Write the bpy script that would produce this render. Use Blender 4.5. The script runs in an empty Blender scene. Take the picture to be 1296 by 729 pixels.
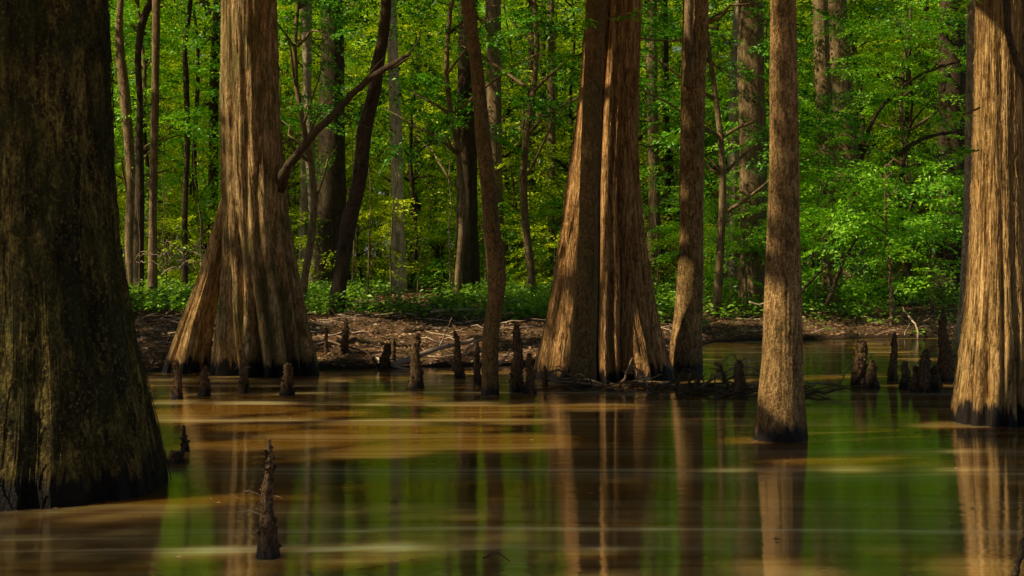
import bpy, math, random
import numpy as np
from mathutils import Vector, Matrix

random.seed(7)
rng = np.random.default_rng(11)
sc = bpy.context.scene
COL = sc.collection

# ---------------------------------------------------------------- camera geometry (metres; water level is z = 0)
F, HY, H = 1780.0, 320.0, 1.6          # focal length in photo pixels, horizon row, eye height


def P(px, py, Y):
    return Vector(((px - 648) * Y / F, Y, H - (py - HY) * Y / F))


def zat(py, Y):
    return H - (py - HY) * Y / F


def xat(px, Y):
    return (px - 648) * Y / F


def dist(py, z=0.0):
    return F * (H - z) / (py - HY)


EL, AZ = math.radians(43), math.radians(18)
SUN = np.array([-math.cos(EL) * math.cos(AZ), -math.cos(EL) * math.sin(AZ), math.sin(EL)])

# ---------------------------------------------------------------- noise


def _h(ix, iy, iz, s):
    n = (ix * 374761393 + iy * 668265263 + iz * 2147483647 + s * 1274126177) & 0xFFFFFFFF
    n = ((n ^ (n >> 13)) * 1274126177) & 0xFFFFFFFF
    n = (n ^ (n >> 16)) & 0xFFFFFF
    return n / float(0xFFFFFF)


def vn(x, y, z=0.0, s=0):
    x, y, z = np.broadcast_arrays(np.asarray(x, float), np.asarray(y, float), np.asarray(z, float))
    ix, iy, iz = np.floor(x).astype(np.int64), np.floor(y).astype(np.int64), np.floor(z).astype(np.int64)
    fx, fy, fz = x - ix, y - iy, z - iz
    fx, fy, fz = [f * f * (3 - 2 * f) for f in (fx, fy, fz)]
    r = 0
    for a in (0, 1):
        for b in (0, 1):
            for c in (0, 1):
                w = (fx if a else 1 - fx) * (fy if b else 1 - fy) * (fz if c else 1 - fz)
                r = r + w * _h(ix + a, iy + b, iz + c, s)
    return r * 2 - 1


def fbm(x, y, z=0.0, s=0, o=3):
    r, a, f = 0, 1.0, 1.0
    for k in range(o):
        r = r + a * vn(np.asarray(x) * f, np.asarray(y) * f, np.asarray(z) * f, s + k * 17)
        a *= .5
        f *= 2.03
    return r / 1.75


# ---------------------------------------------------------------- terrain
_shx = [-40, -12, -5.5, -4.2, 0, 1.8, 2.7, 3.6, 6, 9, 14, 40]
_shy = [14, 16.5, 18.6, 19.4, 19.7, 20.2, 22.5, 25.0, 25.8, 26.5, 24.5, 18]


def ground_z(x, y):
    x = np.asarray(x, float)
    y = np.asarray(y, float)
    ys = np.interp(x, _shx, _shy) + 0.35 * vn(x * .9, 3.1, 0, 5) + .15 * vn(x * 3.1, 7.7, 0, 6)
    d = y - ys
    up = 0.06 * np.clip(d, 0, .4) / .4 + 0.46 * (1 - np.exp(-np.clip(d - .2, 0, None) / 4.2)) + 0.004 * np.clip(d, 0, 60)
    n = fbm(x * .7, y * .7, 0, 21) * .10 + fbm(x * 2.6, y * 2.6, 0, 31) * .035
    up = up + n * np.clip(d / 1.5, 0, 1)
    dn = np.clip(d * .35, -.7, 0)
    return np.where(d > 0, np.maximum(up, .012), dn)


# ---------------------------------------------------------------- mesh builder
class MB:
    def __init__(self):
        self.v, self.f, self.m, self.n = [], [], [], 0

    def add(self, v, f, m=0):
        v = np.asarray(v, float).reshape(-1, 3)
        self.v.append(v)
        for q in f:
            self.f.append(tuple(i + self.n for i in q))
        self.m += [m] * len(f)
        self.n += len(v)

    def tube(self, pts, rad, seg=7, m=0, rough=0.0, cap=True):
        pts = [Vector(p) for p in pts]
        n = len(pts)
        t0 = (pts[1] - pts[0]).normalized()
        up = Vector((0, 0, 1)) if abs(t0.z) < .9 else Vector((1, 0, 0))
        u = t0.cross(up).normalized()
        vs = []
        for i, p in enumerate(pts):
            t = (pts[min(i + 1, n - 1)] - pts[max(i - 1, 0)])
            if t.length < 1e-6:
                t = t0
            t = t.normalized()
            u = (u - t * u.dot(t)).normalized()
            w = t.cross(u)
            for k in range(seg):
                a = 2 * math.pi * k / seg
                r = rad[i] * (1 + rough * random.uniform(-1, 1))
                vs.append(p + (u * math.cos(a) + w * math.sin(a)) * r)
        fs = [(i * seg + k, i * seg + (k + 1) % seg, (i + 1) * seg + (k + 1) % seg, (i + 1) * seg + k)
              for i in range(n - 1) for k in range(seg)]
        if cap:
            fs.append(tuple(range(seg))[::-1])
            fs.append(tuple((n - 1) * seg + k for k in range(seg)))
        self.add([tuple(v) for v in vs], fs, m)

    def build(self, name, mats, parent=None, loc=(0, 0, 0), smooth=True):
        me = bpy.data.meshes.new(name)
        v = np.concatenate(self.v) - np.array(loc)
        me.from_pydata(v.tolist(), [], self.f)
        return finish(name, me, mats, parent, loc, smooth, self.m)


def finish(name, me, mats, parent, loc, smooth, midx=None):
    if not isinstance(mats, (list, tuple)):
        mats = [mats]
    for m in mats:
        me.materials.append(m)
    if midx is not None and len(mats) > 1:
        me.polygons.foreach_set('material_index', midx)
    me.polygons.foreach_set('use_smooth', [smooth] * len(me.polygons))
    me.update()
    o = bpy.data.objects.new(name, me)
    COL.objects.link(o)
    if parent is not None:
        o.parent = parent
        o.location = Vector(loc) - parent.location if tuple(loc) != (0, 0, 0) else (0, 0, 0)
    else:
        o.location = loc
    return o


def quads_mesh(name, V, mat, parent=None, loc=(0, 0, 0)):
    """V: (N,4,3) quads in world coordinates; fast path for foliage."""
    V = np.asarray(V, np.float32) - np.asarray(loc, np.float32)
    n = len(V)
    me = bpy.data.meshes.new(name)
    me.vertices.add(n * 4)
    me.vertices.foreach_set('co', V.reshape(-1))
    me.loops.add(n * 4)
    me.loops.foreach_set('vertex_index', np.arange(n * 4, dtype=np.int32))
    me.polygons.add(n)
    me.polygons.foreach_set('loop_start', np.arange(0, n * 4, 4, dtype=np.int32))
    me.polygons.foreach_set('loop_total', np.full(n, 4, np.int32))
    me.update(calc_edges=True)
    return finish(name, me, mat, parent, loc, False)


def empty(name, loc, label=None, cat=None, group=None):
    o = bpy.data.objects.new(name, None)
    o.empty_display_size = .2
    COL.objects.link(o)
    o.location = loc
    tag(o, label, cat, group)
    return o


def tag(o, label=None, cat=None, group=None, kind=None):
    if label:
        o['label'] = label
    if cat:
        o['category'] = cat
    if group:
        o['group'] = group
    if kind:
        o['kind'] = kind
    return o


# ---------------------------------------------------------------- materials
def mat(name):
    m = bpy.data.materials.new(name)
    m.use_nodes = True
    nt = m.node_tree
    nt.nodes.clear()
    out = nt.nodes.new('ShaderNodeOutputMaterial')
    return m, nt, out


class N:
    """tiny node helper"""

    def __init__(s, nt):
        s.nt = nt

    def new(s, t, **kw):
        n = s.nt.nodes.new(t)
        for k, v in kw.items():
            setattr(n, k, v)
        return n

    def link(s, a, b):
        s.nt.links.new(a, b)

    def math(s, op, a, b=None, clamp=False):
        n = s.new('ShaderNodeMath', operation=op, use_clamp=clamp)
        for i, x in enumerate((a, b)):
            if x is None:
                continue
            if hasattr(x, 'is_linked'):
                s.link(x, n.inputs[i])
            else:
                n.inputs[i].default_value = x
        return n.outputs[0]

    def mapping(s, src, scale):
        n = s.new('ShaderNodeMapping')
        s.link(src, n.inputs[0])
        n.inputs['Scale'].default_value = scale
        return n.outputs[0]

    def noise(s, vec, scale, detail=4, rough=.55, dist=0.0):
        n = s.new('ShaderNodeTexNoise')
        s.link(vec, n.inputs['Vector'])
        n.inputs['Scale'].default_value = scale
        n.inputs['Detail'].default_value = detail
        n.inputs['Roughness'].default_value = rough
        n.inputs['Distortion'].default_value = dist
        return n.outputs[0]

    def ramp(s, fac, stops, interp='LINEAR'):
        n = s.new('ShaderNodeValToRGB')
        n.color_ramp.interpolation = interp
        e = n.color_ramp.elements
        while len(e) < len(stops):
            e.new(.5)
        for i, (p, c) in enumerate(stops):
            e[i].position = p
            e[i].color = (c[0], c[1], c[2], 1) if hasattr(c, '__len__') else (c, c, c, 1)
        s.link(fac, n.inputs[0])
        return n.outputs[0]

    def mix(s, fac, a, b, blend='MIX'):
        n = s.new('ShaderNodeMix', data_type='RGBA', blend_type=blend)
        for sock, x in ((n.inputs[0], fac), (n.inputs[6], a), (n.inputs[7], b)):
            if hasattr(x, 'is_linked'):
                s.link(x, sock)
            elif hasattr(x, '__len__'):
                sock.default_value = (x[0], x[1], x[2], 1)
            else:
                sock.default_value = x
        return n.outputs[2]


def bark(name, c_dark, c_mid, c_light, vscale=.12, fine=26., bump=.6, bdist=.03, moss=0.0, wet=.16, patch=None, grain=0.0, jag=.6):
    m, nt, out = mat(name)
    g = N(nt)
    tc = g.new('ShaderNodeTexCoord').outputs['Object']
    oi = g.new('ShaderNodeObjectInfo').outputs['Random']
    geo = g.new('ShaderNodeNewGeometry')
    pos = geo.outputs['Position']
    off = g.new('ShaderNodeVectorMath', operation='ADD')
    g.link(tc, off.inputs[0])
    cmb = g.new('ShaderNodeCombineXYZ')
    g.link(g.math('MULTIPLY', oi, 37.), cmb.inputs[0])
    g.link(g.math('MULTIPLY', oi, 91.), cmb.inputs[2])
    g.link(cmb.outputs[0], off.inputs[1])
    v = off.outputs[0]
    vs = g.mapping(v, (1, 1, vscale))
    ridge = g.noise(vs, fine, 6, .66, .9)
    ridge2 = g.noise(g.mapping(v, (1, 1, vscale * 2.2)), fine * 2.7, 3, .6)
    big = g.noise(v, 2.3, 4, .6)
    spot = g.noise(v, 38., 3, .6)
    fac = g.math('ADD', g.math('MULTIPLY', ridge, .62), g.math('MULTIPLY', ridge2, .38))
    col = g.ramp(fac, [(.35, c_dark), (.47, c_mid), (.60, c_light)])
    col = g.mix(g.ramp(big, [(.35, .4), (.6, 0.)]), col, tuple(x * .45 for x in c_mid))
    if patch:
        pf = g.ramp(g.noise(g.mapping(v, (1, 1, .35)), 3.1, 6, .72), [(.46, 0.), (.56, .85)])
        col = g.mix(pf, col, patch)
    col = g.mix(g.ramp(spot, [(.56, 0.), (.66, .35)]), col, tuple(min(1, x * 1.35) for x in c_light))
    scar = g.ramp(g.noise(g.mapping(v, (1, 1, .3)), 7.5, 5, .75, 1.2), [(.36, .75), (.44, 0.)])
    col = g.mix(scar, col, tuple(x * .3 for x in c_mid))
    if moss > 0:
        mf = g.ramp(g.noise(g.mapping(v, (1, 1, .4)), 5., 5, .65), [(.42, 0.), (.62, moss)])
        col = g.mix(mf, col, (.085, .10, .022))
    # wet, ragged band at the water line
    sep = g.new('ShaderNodeSeparateXYZ')
    g.link(pos, sep.inputs[0])
    jagn = g.noise(g.mapping(pos, (1, 1, .12)), 12., 4, .65)
    lim = g.math('ADD', g.math('MULTIPLY', g.math('SUBTRACT', jagn, .5), jag), wet)
    wf = g.math('MULTIPLY', g.math('SUBTRACT', lim, sep.outputs[2]), 14., True)
    silt = g.math('MULTIPLY', g.math('SUBTRACT', g.math('ADD', lim, .22), sep.outputs[2]), 3.5, True)
    col = g.mix(g.math('MULTIPLY', silt, .5), col, tuple(x * .7 for x in c_mid))
    col = g.mix(wf, col, (.014, .009, .006))
    b = g.new('ShaderNodeBsdfPrincipled')
    g.link(col, b.inputs['Base Color'])
    g.link(g.ramp(wf, [(0, .9), (1, .45)]), b.inputs['Roughness'])
    b.inputs['Specular IOR Level'].default_value = .25
    hgt = g.math('ADD', g.math('ADD', ridge, g.math('MULTIPLY', ridge2, .5)), g.math('MULTIPLY', g.noise(v, 55., 4, .7), .25 + grain))
    bp = g.new('ShaderNodeBump')
    bp.inputs['Strength'].default_value = bump
    bp.inputs['Distance'].default_value = bdist * .5
    g.link(hgt, bp.inputs['Height'])
    g.link(bp.outputs[0], b.inputs['Normal'])
    g.link(b.outputs[0], out.inputs[0])
    return m


M = {}
M['giant'] = bark('bark_giant', (.012, .007, .003), (.155, .095, .026), (.72, .55, .14), .3, 19., 1., .12, .6, .2, patch=(.015, .009, .005), grain=.8)
M['cypress'] = bark('bark_cypress', (.045, .016, .004), (.42, .23, .075), (.90, .58, .24), .10, 20., 1., .06, .15, .2)
M['cypress_red'] = bark('bark_cypress_red', (.035, .011, .003), (.36, .17, .052), (.90, .54, .22), .09, 22., 1., .06, 0.10, .2)
M['cypress_moss'] = bark('bark_cypress_moss', (.035, .014, .004), (.36, .205, .075), (.92, .63, .31), .12, 17., .9, .055, .7, .22, grain=.5)
M['rough'] = bark('bark_rough', (.05, .024, .007), (.24, .13, .045), (.74, .46, .19), .28, 26., 1., .03, .2, .14, grain=.9, jag=.3)
M['slim'] = bark('bark_slim', (.03, .016, .006), (.135, .078, .026), (.32, .20, .08), .5, 34., .7, .02, .3, .13, grain=.6, jag=.25)
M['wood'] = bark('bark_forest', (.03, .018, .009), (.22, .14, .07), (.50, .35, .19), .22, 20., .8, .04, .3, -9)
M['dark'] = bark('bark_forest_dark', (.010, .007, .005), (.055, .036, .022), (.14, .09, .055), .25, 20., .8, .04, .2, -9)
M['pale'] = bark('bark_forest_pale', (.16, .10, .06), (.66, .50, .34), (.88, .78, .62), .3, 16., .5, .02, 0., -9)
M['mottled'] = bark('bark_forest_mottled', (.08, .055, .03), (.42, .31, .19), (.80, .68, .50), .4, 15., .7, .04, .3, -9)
M['stub'] = bark('bark_knee', (.010, .006, .003), (.11, .058, .024), (.40, .25, .13), .45, 50., 1., .03, .1, .09, grain=1.)
M['stick'] = bark('bark_dead_stick', (.03, .018, .01), (.22, .14, .08), (.46, .32, .2), .6, 40., .6, .008, 0., -9)
M['stick_pale'] = bark('bark_bleached_stick', (.2, .13, .08), (.55, .40, .27), (.75, .6, .44), .6, 30., .5, .008, 0., -9)
M['stick_wet'] = bark('bark_wet_stick', (.01, .007, .004), (.07, .045, .022), (.2, .13, .07), .6, 40., .6, .008, .2, -9)


def leafmat(name, lo, hi, trans=.5, extra=None):
    m, nt, out = mat(name)
    g = N(nt)
    r = g.new('ShaderNodeNewGeometry').outputs['Random Per Island']
    oi = g.new('ShaderNodeObjectInfo').outputs['Random']
    pos = g.new('ShaderNodeNewGeometry').outputs['Position']
    big = g.noise(pos, .6, 3, .6)  # clump tone: leaf kinds, and dark gaps between sprays put into the colour
    f = g.math('ADD', g.math('MULTIPLY', r, .35), g.math('MULTIPLY', big, .65))
    stops = [(.32, lo), (.45, tuple(a * .55 + b * .45 for a, b in zip(lo, hi))), (.56, hi)]
    c = g.ramp(f, stops)
    if extra:
        c = g.mix(g.ramp(r, [(.93, 0.), (.96, 1.)]), c, extra)
    d = g.new('ShaderNodeBsdfDiffuse')
    g.link(c, d.inputs[0])
    t = g.new('ShaderNodeBsdfTranslucent')
    tcol = g.mix(1., c, (1.15, 1.1, .45), 'MULTIPLY')
    g.link(tcol, t.inputs[0])
    mx = g.new('ShaderNodeMixShader')
    mx.inputs[0].default_value = trans
    g.link(d.outputs[0], mx.inputs[1])
    g.link(t.outputs[0], mx.inputs[2])
    gl = g.new('ShaderNodeBsdfGlossy')
    gl.inputs['Roughness'].default_value = .38
    gl.inputs[0].default_value = (.9, .95, .8, 1)
    mx2 = g.new('ShaderNodeMixShader')
    mx2.inputs[0].default_value = .035
    g.link(mx.outputs[0], mx2.inputs[1])
    g.link(gl.outputs[0], mx2.inputs[2])
    g.link(mx2.outputs[0], out.inputs[0])
    return m


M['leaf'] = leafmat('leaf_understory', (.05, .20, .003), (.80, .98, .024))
M['leaf_shade'] = leafmat('leaf_shade', (.008, .07, .004), (.16, .50, .02), .45)  # dark leaf kind; its colour also supplies shaded gaps in the wood
M['leaf_shrub'] = leafmat('leaf_beech', (.08, .40, .02), (.50, .95, .05))
M['leaf_high'] = leafmat('leaf_canopy', (.08, .26, .004), (.72, .95, .02), .5)
M['leaf_top'] = leafmat('leaf_top', (.012, .03, .004), (.05, .09, .008), .3)
M['leaf_far'] = leafmat('leaf_far', (.20, .46, .004), (.85, .98, .02), .5)
M['leaf_low'] = leafmat('leaf_ground', (.03, .15, .010), (.32, .60, .04), .4)
M['leaf_dead'] = leafmat('leaf_dead', (.06, .03, .013), (.50, .30, .18), .2)


def m_ground():
    m, nt, out = mat('leaf_litter_soil')
    g = N(nt)
    pos = g.new('ShaderNodeNewGeometry').outputs['Position']
    a = g.noise(pos, 14., 6, .7)
    b_ = g.noise(pos, .9, 3, .5)
    col = g.ramp(a, [(.32, (.025, .013, .007)), (.5, (.17, .095, .05)), (.66, (.50, .32, .21))])
    col = g.mix(g.ramp(b_, [(.45, 0.), (.7, .55)]), col, (.05, .06, .018))
    sep = g.new('ShaderNodeSeparateXYZ')
    g.link(pos, sep.inputs[0])
    wet = g.math('MULTIPLY', g.math('SUBTRACT', .1, sep.outputs[2]), 12., True)
    col = g.mix(wet, col, (.03, .019, .010))
    b = g.new('ShaderNodeBsdfPrincipled')
    g.link(col, b.inputs['Base Color'])
    b.inputs['Roughness'].default_value = .95
    b.inputs['Specular IOR Level'].default_value = .15
    bp = g.new('ShaderNodeBump')
    bp.inputs['Strength'].default_value = 1.
    bp.inputs['Distance'].default_value = .06
    g.link(a, bp.inputs['Height'])
    g.link(bp.outputs[0], b.inputs['Normal'])
    g.link(b.outputs[0], out.inputs[0])
    return m


def m_water():
    m, nt, out = mat('muddy_water')
    g = N(nt)
    pos = g.new('ShaderNodeNewGeometry').outputs['Position']
    # foam streaks and blurred sun dapple painted as pale bands along the current
    wob = g.new('ShaderNodeVectorMath', operation='ADD')
    nz = g.new('ShaderNodeTexNoise')
    g.link(g.mapping(pos, (.25, .5, 1)), nz.inputs['Vector'])
    nz.inputs['Scale'].default_value = 1.
    sc_ = g.new('ShaderNodeVectorMath', operation='SCALE')
    g.link(nz.outputs[1], sc_.inputs[0])
    sc_.inputs['Scale'].default_value = .6
    g.link(pos, wob.inputs[0])
    g.link(sc_.outputs[0], wob.inputs[1])
    v = wob.outputs[0]
    s1 = g.noise(g.mapping(v, (.07, 1.5, 1)), 1., 4, .5)
    s2 = g.noise(g.mapping(v, (.13, 4.6, 1)), 1., 3, .5)
    s = g.math('ADD', g.math('MULTIPLY', s1, .6), g.math('MULTIPLY', s2, .4))
    sf = g.ramp(s, [(.45, 0.), (.55, .2), (.65, 1.)], 'EASE')
    col = g.mix(sf, (.24, .12, .012), (.92, .74, .38))
    b = g.new('ShaderNodeBsdfPrincipled')
    g.link(col, b.inputs['Base Color'])
    b.inputs['IOR'].default_value = 3.0
    b.inputs['Specular IOR Level'].default_value = 1.
    b.inputs['Subsurface Weight'].default_value = 1.
    b.inputs['Subsurface Radius'].default_value = (1., .62, .25)
    b.inputs['Subsurface Scale'].default_value = .9
    g.link(g.ramp(sf, [(0, .008), (1, .12)]), b.inputs['Roughness'])
    r1 = g.noise(g.mapping(pos, (.55, 2.2, 1)), 3.2, 3, .5)
    r2 = g.noise(g.mapping(pos, (.5, 2.6, 1)), 11., 3, .55)
    hgt = g.math('ADD', g.math('MULTIPLY', r1, .6), g.math('MULTIPLY', r2, .30))
    bp = g.new('ShaderNodeBump')
    bp.inputs['Strength'].default_value = .35
    bp.inputs['Distance'].default_value = .012
    g.link(hgt, bp.inputs['Height'])
    g.link(bp.outputs[0], b.inputs['Normal'])
    g.link(b.outputs[0], out.inputs[0])
    return m


M['ground'] = m_ground()
M['water'] = m_water()

# ---------------------------------------------------------------- ground and water
xs = np.concatenate([np.linspace(-400, -40, 14)[:-1], np.linspace(-40, -9, 60)[:-1], np.linspace(-9, 11, 260)[:-1], np.linspace(11, 40, 60)[:-1], np.linspace(40, 400, 14)])
ys = np.concatenate([np.linspace(-300, 12, 14)[:-1], np.linspace(12, 17, 12)[:-1], np.linspace(17, 32, 230)[:-1], np.linspace(32, 80, 120)[:-1], np.linspace(80, 500, 20)])
gx, gy = np.meshgrid(xs, ys)
gz = ground_z(gx, gy)
V = np.stack([gx, gy, gz], -1).reshape(-1, 3)
nx, ny = len(xs), len(ys)
me = bpy.data.meshes.new('ground')
fs = [(j * nx + i, j * nx + i + 1, (j + 1) * nx + i + 1, (j + 1) * nx + i) for j in range(ny - 1) for i in range(nx - 1)]
me.from_pydata(V.tolist(), [], fs)
tag(finish('ground', me, M['ground'], None, (0, 0, 0), True), kind='structure')
mb = MB()
mb.add([(-300, -290, 0), (300, -290, 0), (300, 60, 0), (-300, 60, 0)], [(0, 1, 2, 3)])
tag(mb.build('water', M['water']), kind='structure')

# ---------------------------------------------------------------- foliage generators


def leaf_quads(C, A, Bv, L, W, lift=.12):
    """C base points, A unit long axis, Bv unit side axis, L and W sizes -> (N,4,3)"""
    L = L[:, None]
    W = W[:, None]
    nrm = np.cross(A, Bv)
    mid = C + A * L * .42
    return np.stack([C, mid + Bv * W * .5 + nrm * W * lift, C + A * L - nrm * L * .08, mid - Bv * W * .5 + nrm * W * lift], 1)


def norm(a):
    return a / np.maximum(np.linalg.norm(a, axis=-1, keepdims=True), 1e-9)


def spray(L, leaf=.1, w=.5, tilt=.55, dens=1.0, seed=0):
    """a flat leafy spray along +x, as quads"""
    r = np.random.default_rng(seed)
    C, A = [], []
    t = .12
    side = 1
    while t < 1:
        sl = L * (.16 + .5 * (1 - t) * min(1, t * 3)) * r.uniform(.7, 1.2)
        ang = side * r.uniform(.7, 1.05)
        d = np.array([math.cos(ang), math.sin(ang), r.normal(0, .1)])
        p0 = np.array([t * L, 0, 0])
        s = .05
        k = 1
        while s < sl:
            C.append(p0 + d * s)
            a2 = ang + k * r.uniform(.4, 1.0)
            A.append([math.cos(a2), math.sin(a2), r.normal(-.15, .25)])
            s += leaf * .5 / dens
            k = -k
        side = -side
        t += leaf * .55 / L / dens
    C = np.array(C)
    C += r.normal(0, leaf * .18, C.shape)
    A = norm(np.array(A))
    C[:, 2] -= .18 * (C[:, 0] ** 2 + C[:, 1] ** 2) / L
    up = norm(np.stack([r.normal(0, tilt, len(C)), r.normal(0, tilt, len(C)), np.ones(len(C))], 1))
    Bv = norm(np.cross(up, A))
    sz = r.uniform(.65, 1.15, len(C)) * leaf
    return leaf_quads(C, A, Bv, sz, sz * w)


def place(q, pos, az, pitch, roll, s=1.0):
    R = (Matrix.Rotation(az, 3, 'Z') @ Matrix.Rotation(-pitch, 3, 'Y') @ Matrix.Rotation(roll, 3, 'X'))
    R = np.array(R)
    return (q * s) @ R.T + np.asarray(pos)


SPR = [spray(L, .115, .52, .6, 1.0, 50 + i) for i, L in enumerate((.8, 1.0, 1.2, 1.4, 1.1))]
SPR_BIG = [spray(L, .2, .5, .8, 1.0, 80 + i) for i, L in enumerate((1.6, 2.0, 1.8))]

# places meant to be sunlit through gaps cut in the canopy: (photo x, photo y, distance, radius)
LIT = []


def lit(px, py, D, r):
    p = P(px, py, D)
    LIT.append((p.x, p.y, p.z, r))


def litw(px, py, r):
    lit(px, py, dist(py), r)


for y in range(-80, 125, 15):
    lit(284, y, 18.3, .17)
for y in range(170, 330, 15):
    lit(285, y, 18.2, .19)
for y in range(340, 475, 22):
    lit(276, y, 18.1, .12)
    lit(240 - (y - 340) * .2, y, 18.6, .12)
for y in range(60, 490, 14):
    lit(742 - 12 - max(0, y - 60) * .11, y, 17.5, .30 if not 300 < y < 380 else .12)
for y in range(150, 480, 14):
    lit(783, y, 17.1, .2 if y < 330 else .24)
for y in range(-60, 470, 16):
    lit(858 if y > 260 else 868, y, 18.9, .16 if y > 300 else .06)
for y in range(350, 560, 12):
    lit(968, y, 12, .30)
for y in range(-60, 350, 20):
    lit(973, y, 12, .04)
for y in range(-160, 545, 14):
    lit(1236 - max(0, y - 200) * .07, y, 13, .34)
for y in range(130, 430, 25):
    lit(1226, y, 20, .2)
for y in range(250, 350, 15):
    lit(615, y, 16, .12)
for y in range(600, 690, 12):
    lit(326, y, 7.4, .07)
for y in range(462, 500, 9):
    lit(357, y, 15.9, .14)
for y in range(436, 490, 9):
    lit(306, y, 16.5, .10)
for y in range(425, 480, 9):
    lit(520, y, 16.6, .09)
rw = random.Random(12)
for i in range(34):
    litw(rw.uniform(215, 760), rw.gauss(522, 12), rw.uniform(.12, .38))
for i in range(20):
    litw(rw.uniform(215, 700), rw.gauss(556, 8), rw.uniform(.15, .4))
for i in range(26):
    lit(rw.uniform(0, 120), rw.uniform(400, 625), 8.8, rw.uniform(.05, .16))
for i in range(16):
    litw(rw.uniform(680, 1290), rw.uniform(570, 600), rw.uniform(.08, .26))
for i in range(34):
    litw(rw.uniform(230, 1296), rw.uniform(690, 735), rw.uniform(.07, .18))
for i in range(70):
    x, y = rw.uniform(170, 880), rw.uniform(396, 462)
    LIT.append((*P(x, y, 19.6 + (462 - y) * .09), rw.uniform(.12, .5)))
for i in range(26):
    x = rw.uniform(1000, 1230)
    LIT.append((*P(x, 392 + (x - 1000) * .12 + rw.uniform(-8, 26), 26.4), rw.uniform(.15, .5)))
for (x, Y0) in ((503, 36.5), (825, 38), (935, 31), (1045, 34), (385, 40), (395, 37.5), (500, 45), (866, 46)):
    for y in range(-20, 350, 26):
        if rw.random() < .75:
            lit(x - 5, y, Y0 - .3, .3)
for x, y in ((430, 432), (460, 440), (500, 445), (545, 440), (590, 452), (470, 415), (560, 405), (620, 398), (700, 400), (450, 460), (515, 425)):
    LIT.append((*P(x, y, dist(y, .2)), .42))
for i in range(9):
    x, y = 1000 + i * 17, 398 + i * 4
    LIT.append((*P(x, y, dist(y, .3)), .35))
for i in range(5):
    LIT.append((*P(1140 + i * 18, 395 + i * 2, dist(395, .35)), .35))
for i in range(14):
    LIT.append((*P(180 + i * 72, 378, 29 + (i % 3) * 2), .9))
for x, y0, y1 in ((1128, 425, 480), (1101, 458, 488), (1190, 395, 478), (1083, 432, 450)):
    for y in range(y0, y1, 10):
        lit(x, y, dist(486) - .3, .12)
for x, y in ((1040, 330), (1100, 270), (1150, 300), (1200, 300), (1080, 220), (1060, 290), (1120, 330), (1180, 260), (1000, 330), (920, 340)):
    LIT.append((*P(x, y, 27.5), 1.0))
LIT = np.array(LIT)


def carve(q):
    """drop the leaves that would stand between the sun and a sunlit place"""
    c = q.mean(1)
    keep = np.ones(len(c), bool)
    for p in LIT:
        d = c - p[:3]
        t = d @ SUN
        perp2 = (d * d).sum(1) - t * t
        keep &= ~((perp2 < p[3] ** 2) & (t > .8))
    return q[keep]


def high_crown(center, R, z0, z1, n, seed, leafy=SPR_BIG, skip=.0, dens=3.0):
    n = int(n * dens)
    """umbrella of big sprays carried on boughs; returns quads and bough tips"""
    r = np.random.default_rng(seed)
    out, tips = [], []
    for i in range(n):
        a = r.uniform(0, 2 * math.pi)
        h = r.beta(1.2, 1.6)
        z = z0 + (z1 - z0) * h
        rr = R * math.sqrt(r.uniform(.01, 1)) * math.sqrt(max(.05, 1 - (h * .92) ** 2))
        p = (center[0] + rr * math.cos(a), center[1] + rr * math.sin(a), z)
        out.append(place(leafy[r.integers(len(leafy))], p, r.uniform(0, 6.28), r.normal(-.1, .35), r.normal(0, .35), r.uniform(.8, 1.25)))
        if i % max(1, n // 9) == 0:
            tips.append(p)
    return np.concatenate(out), tips


def fill_crown(z0, z1, R, n, seed, shape=1.0):
    """understory crown around the origin: sprays held out in layers"""
    r = np.random.default_rng(seed)
    out, tips = [], []
    for i in range(n):
        h = r.uniform(0, 1)
        z = z0 + (z1 - z0) * h
        z = round(z / .55) * .55 + r.normal(0, .12)
        rmax = R * (.45 + .55 * math.sin(math.pi * min(1, .25 + h * .75)))
        rr = rmax * r.uniform(.08, 1)
        a = r.uniform(0, 2 * math.pi)
        p = (rr * math.cos(a), rr * math.sin(a), z + rr * .12)
        out.append(place(SPR[r.integers(5)], p, a + r.normal(0, .6), r.normal(-.05, .25), r.normal(0, .3), r.uniform(.8, 1.2)))
        if i % max(1, n // 14) == 0:
            tips.append(p)
    return np.concatenate(out), tips


# ---------------------------------------------------------------- trunks
def smooth_prof(prof, Y):
    """prof rows (photo y, left x, right x), bottom first -> interpolators of centre and radius over z"""
    z = np.array([zat(p[0], Y) for p in prof])
    cx = np.array([xat((p[1] + p[2]) / 2, Y) for p in prof])
    r = np.array([(p[2] - p[1]) * Y / F / 2 for p in prof])
    o = np.argsort(z)
    return z[o], cx[o], r[o]


def hermite(x, xp, fp):
    m = np.gradient(fp, xp)
    i = np.clip(np.searchsorted(xp, x) - 1, 0, len(xp) - 2)
    h = xp[i + 1] - xp[i]
    t = (x - xp[i]) / h
    tc = np.clip(t, 0, 1)
    v = (2 * tc ** 3 - 3 * tc ** 2 + 1) * fp[i] + (tc ** 3 - 2 * tc ** 2 + tc) * h * m[i] + (-2 * tc ** 3 + 3 * tc ** 2) * fp[i + 1] + (tc ** 3 - tc ** 2) * h * m[i + 1]
    return v


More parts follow.
